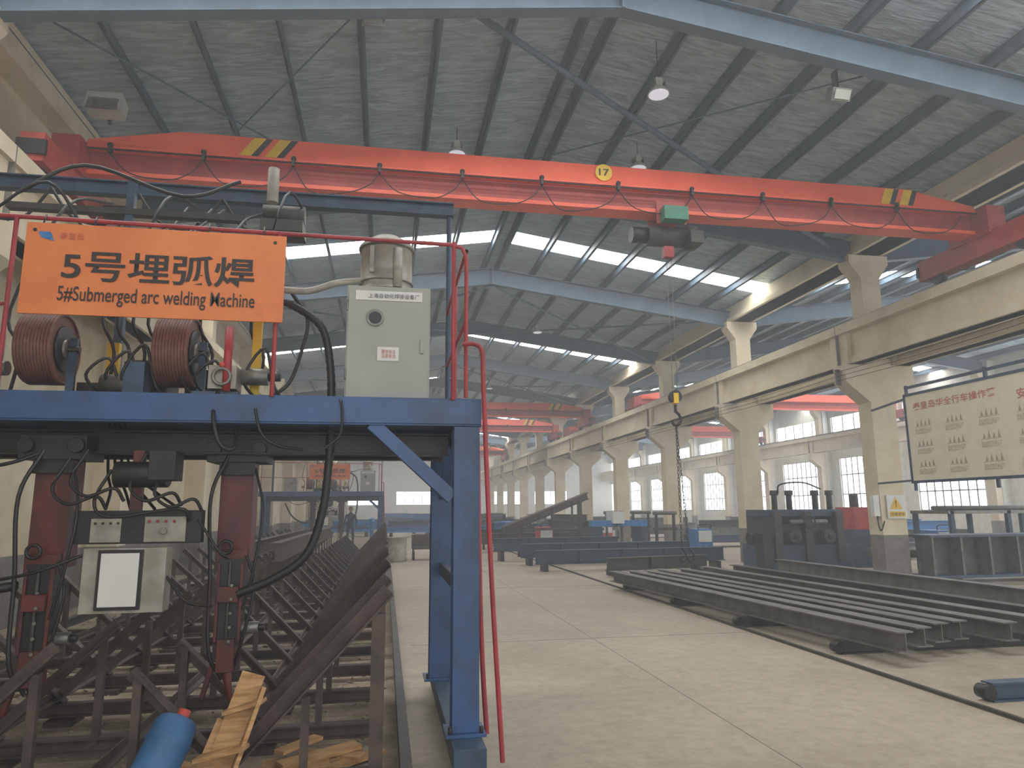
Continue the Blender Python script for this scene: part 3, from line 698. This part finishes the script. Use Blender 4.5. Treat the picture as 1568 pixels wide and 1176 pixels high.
for k,(x,y) in enumerate(((14,20),(18.5,22.5),(14.5,28),(18,32),(20,26),(15,38),(21,38),(14.5,46))):
    s=B('steel_stock_pile')
    for q in range(5):
        s.hb((x-2,y+q*.3,.35+.0*q),(x+2.5,y+q*.3,.35),.3,.2,random.choice((m_dark,m_beam,m_dblue)))
    for q in range(3): s.hb((x-2,y+.2+q*.3,.65),(x+2.2,y+.2+q*.3,.65),.3,.2,random.choice((m_rust,m_beam,m_steel,m_bluel)))
    s.hb((x-1.5,y+.5,.95),(x+1.9,y+.5,.95),.3,.2,random.choice((m_dark,m_beam,m_bluel)))
    s.box(x-1.6,x-1.4,y-.3,y+1.6,0,.2,m_blk); s.box(x+1.6,x+1.8,y-.3,y+1.6,0,.2,m_blk)
    s.build()
s=B('stiffened_plate_girder'); s.box(11.4,17.5,13.6,14.3,.95,1.0,m_dblue); s.box(11.4,17.5,13.6,14.3,.1,.16,m_dblue); s.box(11.4,17.5,14.0,14.04,.1,.97,m_beam)
for k in range(9): s.box(11.45+k*.7,11.5+k*.7,13.62,14.0,.14,.96,m_beam)
s.box(11.8,12,13.5,14.4,0,.1,m_blk); s.box(16.8,17,13.5,14.4,0,.1,m_blk); s.build()
s=B('storage_rack'); 
for x in (13.6,15.2,16.8):
    s.box(x-.05,x+.05,15.4,15.5,0,1.5,m_dblue); s.box(x-.05,x+.05,16.6,16.7,0,1.5,m_dblue)
s.box(13.5,16.9,15.4,16.7,1.42,1.5,m_steel); s.box(13.5,16.9,15.4,16.7,.8,.86,m_dark)
for q in range(6): s.cyl((13.5+.1*q,15.5+.2*q,1.56),(16.8,15.5+.2*q,1.56),.06,m_beam,10)
s.build()

# straightening machine
s=B('beam_straightening_machine'); o=.75
s.box(8.4+o,10.6+o,16.2,17.5,0,.7,m_dblue); s.box(8.6+o,10.4+o,16.3,17.3,.7,1.2,m_dark)
for x in (8.55,9.35,10.2): s.box(x+o,x+o+.2,16.1,17.5,.3,1.5,m_dark)
s.box(8.5+o,10.45+o,16.25,17.4,1.38,1.55,m_dblue)
for x in (8.75,9.15,9.85,10.25): s.cyl((x+o,16.4,1.5),(x+o,16.4,1.95),.07,m_blk,12); s.cyl((x+o,16.4,1.9),(x+o,16.4,2.02),.1,m_dark,12)
for x in (9.0,9.9): s.cyl((x+o,15.95,.9),(x+o,16.4,.9),.16,m_dark,18); s.cyl((x+o,15.9,.9),(x+o,15.95,.9),.07,m_blk,12)
s.cyl((8.1+o,16.6,.85),(8.55+o,16.6,.85),.15,m_blk,16); s.cyl((9.0+o,16.2,1.25),(10.0+o,16.2,1.25),.06,m_steel,12)
s.torus((9.45+o,16.05,1.25),(0,1,0),.14,.02,m_blk); s.box(8.15+o,8.4+o,16.0,16.4,0,1.0,m_blk)
s.tube([(8.8+o,16.3,1.95),(8.7+o,16.0,2.15),(9.3+o,16.0,2.2),(9.9+o,16.2,2.05)],.02,m_black)
s.build(bevel=.01)
s=B('hydraulic_power_unit'); s.box(12.4,13.6,17.6,18.6,0,1.0,m_dblue); s.box(12.5,13.0,17.6,18.4,1.0,1.6,m_cardb); s.box(13.05,13.5,17.7,18.2,1.0,1.45,m_bluel); s.cyl((12.75,17.9,1.6),(12.75,17.9,1.95),.12,m_dark,14); s.cyl((13.3,17.7,1.25),(13.3,17.6,1.25),.12,m_plate,16); s.build(bevel=.01)
s=B('pipe_rack_rollers')
for k in range(4): s.cyl((11.4,14.75+.28*k,.55),(13.2,14.75+.28*k,.55),.1,m_beam,14)
s.box(11.5,11.7,14.65,15.3,0,.45,m_dark); s.box(12.6,12.8,14.65,15.3,0,.45,m_dark); s.build()

# ------------------------------------------------------------ notice board, warning sign
root=bpy.data.objects.new('notice_board',None); COL.objects.link(root)
s=B('board'); bx=10.0
s.box(bx,bx+.04,8.0,12.2,2.07,3.74,m_board)
for z in (2.04,3.72): s.box(bx-.01,bx+.05,7.97,12.23,z,z+.05,m_dblue)
for y in (7.97,12.19,10.3): s.box(bx+.04,bx+.08,y,y+.05,1.9,3.95,m_dblue)
s.box(bx-.01,bx+.05,12.19,12.24,2.04,3.76,m_dblue)
s.bar((bx+.06,8.0,3.9),(bx+.06,12.24,3.9),.05,.05,m_dblue); s.bar((bx+.06,12.2,2.1),(10.58,13.95,2.1),.04,.04,m_dblue); s.bar((bx+.06,12.2,3.7),(10.58,13.95,3.7),.04,.04,m_dblue)
s.build(root)
RT,UP=(0,-1,0),(0,0,1)
text('秦皇岛华全行车操作篇',root,(bx-.001,12.0,3.42),RT,UP,1.9,.15,m_rtext,'heading',.008)
text('安全生产人人有责',root,(bx-.001,9.7,3.3),RT,UP,1.6,.17,m_rtext,'heading_2',.008)
lines='禁止超载吊运工件\n吊物下方严禁站人\n按规定路线行车'
for r_ in range(3):
    for c_ in range(5):
        y=12.0-c_*.75; z=2.2+r_*.38
        text(lines,root,(bx-.001,y,z),RT,UP,.42,.1,m_gtext,'body_text')
        q=B('diagram'); 
        for t in range(4):
            yy=y-.04-t*.1; q.quad([(bx-.003,yy,z+.15),(bx-.003,yy-.06,z+.15),(bx-.003,yy-.03,z+.25+.03*(t%2))],m_gtext)
        q.quad([(bx-.003,y,z+.135),(bx-.003,y-.42,z+.135),(bx-.003,y-.42,z+.142),(bx-.003,y,z+.142)],m_gtext)
        q.build(root)
root=bpy.data.objects.new('warning_sign',None); COL.objects.link(root)
s=B('plate'); s.box(10.72,11.18,13.93,13.96,1.35,1.85,m_plate); s.add([(10.78,13.925,1.55),(11.08,13.925,1.55),(10.93,13.925,1.81)],[(0,1,2)],m_yel)
s.box(10.76,11.14,13.922,13.926,1.39,1.5,m_yel); s.build(root)
text('!',root,(10.92,13.92,1.6),(1,0,0),(0,0,1),.02,.14,m_text,'mark',.02); text('注意安全',root,(10.78,13.92,1.41),(1,0,0),(0,0,1),.34,.07,m_text,'label')
s=B('wall_switch_box'); s.box(10.45,10.59,14.0,14.12,1.4,1.85,m_plate); s.tube([(10.5,13.99,1.4),(10.45,13.9,1.2),(10.5,13.9,1.1),(10.6,13.9,1.3)],.015,m_black); s.build()

# ------------------------------------------------------------ far aisle items
s=B('ribbed_concrete_bin'); s.lathe((.4,23.4,0),(.4,23.4,.75),[(0,.3),(.1,.34),(.15,.31),(.4,.33),(.45,.3),(.7,.32),(.95,.3),(1,.33)],m_hop,18); s.build()
s=B('hand_cart'); s.box(.9,1.7,23.6,24.4,.35,.42,m_dark); s.box(.9,.95,23.6,24.4,.42,.8,m_rust); s.box(.9,1.7,24.35,24.4,.42,.8,m_rust)
for x in (.95,1.65):
    for y in (23.75,24.25): s.cyl((x-.03,y,.15),(x+.03,y,.15),.15,m_blk,14); s.bar((x,y,.15),(x,y,.36),.03,.03,m_dark,up=(0,1,0))
s.build()
s=B('blue_steel_trestle'); 
for y in (33,36,39): s.bar((-.6,y,0),(-.6,y,1.0),.1,.1,m_bluel,up=(0,1,0)); s.bar((-3.4,y,0),(-3.4,y,1.0),.1,.1,m_bluel,up=(0,1,0)); s.bar((-3.6,y,1.02),(-.4,y,1.02),.12,.12,m_bluel)
s.bar((-.6,32.8,1.15),(-.6,39.2,1.15),.15,.15,m_bluel); s.build()
for k,(x,y) in enumerate(((1.2,44),(2.8,50),(-1.5,52),(2.0,58),(-2.5,46),(.5,66),(3.5,68))):
    s=B('blue_beam_stack')
    for q in range(3): s.hb((x-1.2,y+q*.4,.45),(x+1.8,y+q*.4,.45),.35,.25,m_bluel)
    s.hb((x-1,y+.3,.8),(x+1.4,y+.3,.8),.35,.25,m_dblue)
    if k%2: s.hb((x-.8,y+.3,1.15),(x+1.6,y+.3,1.15),.35,.25,m_bluel)
    for q in (-.9,1.3): s.box(x+q,x+q+.2,y-.3,y+1.2,0,.27,m_blk)
    s.build()

# ------------------------------------------------------------ person
def person(px,py):
    root=bpy.data.objects.new('worker',None); COL.objects.link(root)
    V=[(0,0,.95),(0,0,1.15),(0,.0,1.38),(0,0,1.48),(0,-.01,1.56),(-.1,0,.9),(-.11,-.05,.5),(-.11,0,.08),(-.11,-.12,.04),(.1,0,.9),(.12,.05,.5),(.12,.1,.08),(.12,-.02,.04),
       (-.19,0,1.38),(-.25,.02,1.1),(-.23,-.12,.88),(.19,0,1.38),(.25,.0,1.1),(.22,-.14,.9)]
    E=[(0,1),(1,2),(2,3),(3,4),(0,5),(5,6),(6,7),(7,8),(0,9),(9,10),(10,11),(11,12),(2,13),(13,14),(14,15),(2,16),(16,17),(17,18)]
    Rr=[.14,.14,.15,.06,.055,.095,.07,.05,.045,.095,.07,.05,.045,.075,.05,.038,.075,.05,.038]
    me=bpy.data.meshes.new('body'); me.from_pydata([(x+px,y+py,z) for x,y,z in V],E,[]); o=bpy.data.objects.new('body',me); COL.objects.link(o); o.parent=root
    sk_=o.modifiers.new('s','SKIN')
    for i,r_ in enumerate(Rr): me.skin_vertices[0].data[i].radius=(r_,r_*.8)
    me.skin_vertices[0].data[0].use_root=True
    me.materials.append(m_cloth); sb=o.modifiers.new('u','SUBSURF'); sb.levels=2; sb.render_levels=2
    h=B('head'); h.sph((px,py-.01,1.65),.1,m_skin,(.8,.95,1.15)); h.sph((px,py-.11,1.64),.018,m_skin); h.sph((px-.03,py-.1,1.67),.01,m_blk); h.sph((px+.03,py-.1,1.67),.01,m_blk)
    h.sph((px-.085,py,1.65),.02,m_skin); h.sph((px+.085,py,1.65),.02,m_skin); h.sph((px,py+.01,1.69),.105,m_blk,(.85,1,.85)); h.box(px-.03,px+.03,py-.1,py-.095,1.6,1.606,m_redp)
    h.build(root)
    h=B('hands')
    for hx,hy,hz in ((-.23,-.13,.85),(.22,-.15,.87)):
        h.sph((px+hx,py+hy,hz),.04,m_skin,(.5,.9,1.1))
        for k in range(4): h.cyl((px+hx,py+hy-.03+.018*k,hz-.03),(px+hx,py+hy-.035+.018*k,hz-.09-.01*(k in (1,2))),.008,m_skin,6)
        h.cyl((px+hx,py+hy-.03,hz),(px+hx,py+hy-.06,hz-.04),.009,m_skin,6)
    h.build(root)
person(-1.45,31.9)

# ------------------------------------------------------------ dusty air: a real scattering volume enclosing the whole hall
mv=bpy.data.materials.new('dusty_air'); mv.use_nodes=True
nt=mv.node_tree; nt.nodes.clear()
o_=nt.nodes.new('ShaderNodeOutputMaterial'); vs_=nt.nodes.new('ShaderNodeVolumeScatter')
vs_.inputs['Color'].default_value=(.95,.98,1,1); vs_.inputs['Density'].default_value=.009; vs_.inputs['Anisotropy'].default_value=.3
nt.links.new(vs_.outputs[0],o_.inputs['Volume'])
v=B('dusty_air'); v.box(-5.6,26.4,-10,80.8,-.3,9.4,m_black)
vo=v.build(); vo.data.materials.clear(); vo.data.materials.append(mv)

# ------------------------------------------------------------ world & camera
W=bpy.data.worlds.new('world'); S.world=W; W.use_nodes=True
bg=W.node_tree.nodes['Background']; bg.inputs[0].default_value=(.97,.98,1,1); bg.inputs[1].default_value=2.0
cam=bpy.data.cameras.new('camera'); co=bpy.data.objects.new('camera',cam); COL.objects.link(co)
cam.sensor_width=36; cam.lens=36*1384/2000; cam.clip_end=300; cam.clip_start=.05
pitch=math.atan(245/1384); yaw=math.atan(250/(1384/math.cos(pitch)))
R=Matrix.Rotation(-yaw,4,'Z')@Matrix.Rotation(math.pi/2+pitch,4,'X')@Matrix.Rotation(math.radians(-.4),4,'Z')
co.matrix_world=Matrix.Translation((0,0,1.6))@R
S.camera=co
S.view_settings.view_transform='Standard'; S.view_settings.look='None'; S.view_settings.exposure=0.08; S.view_settings.gamma=1.12
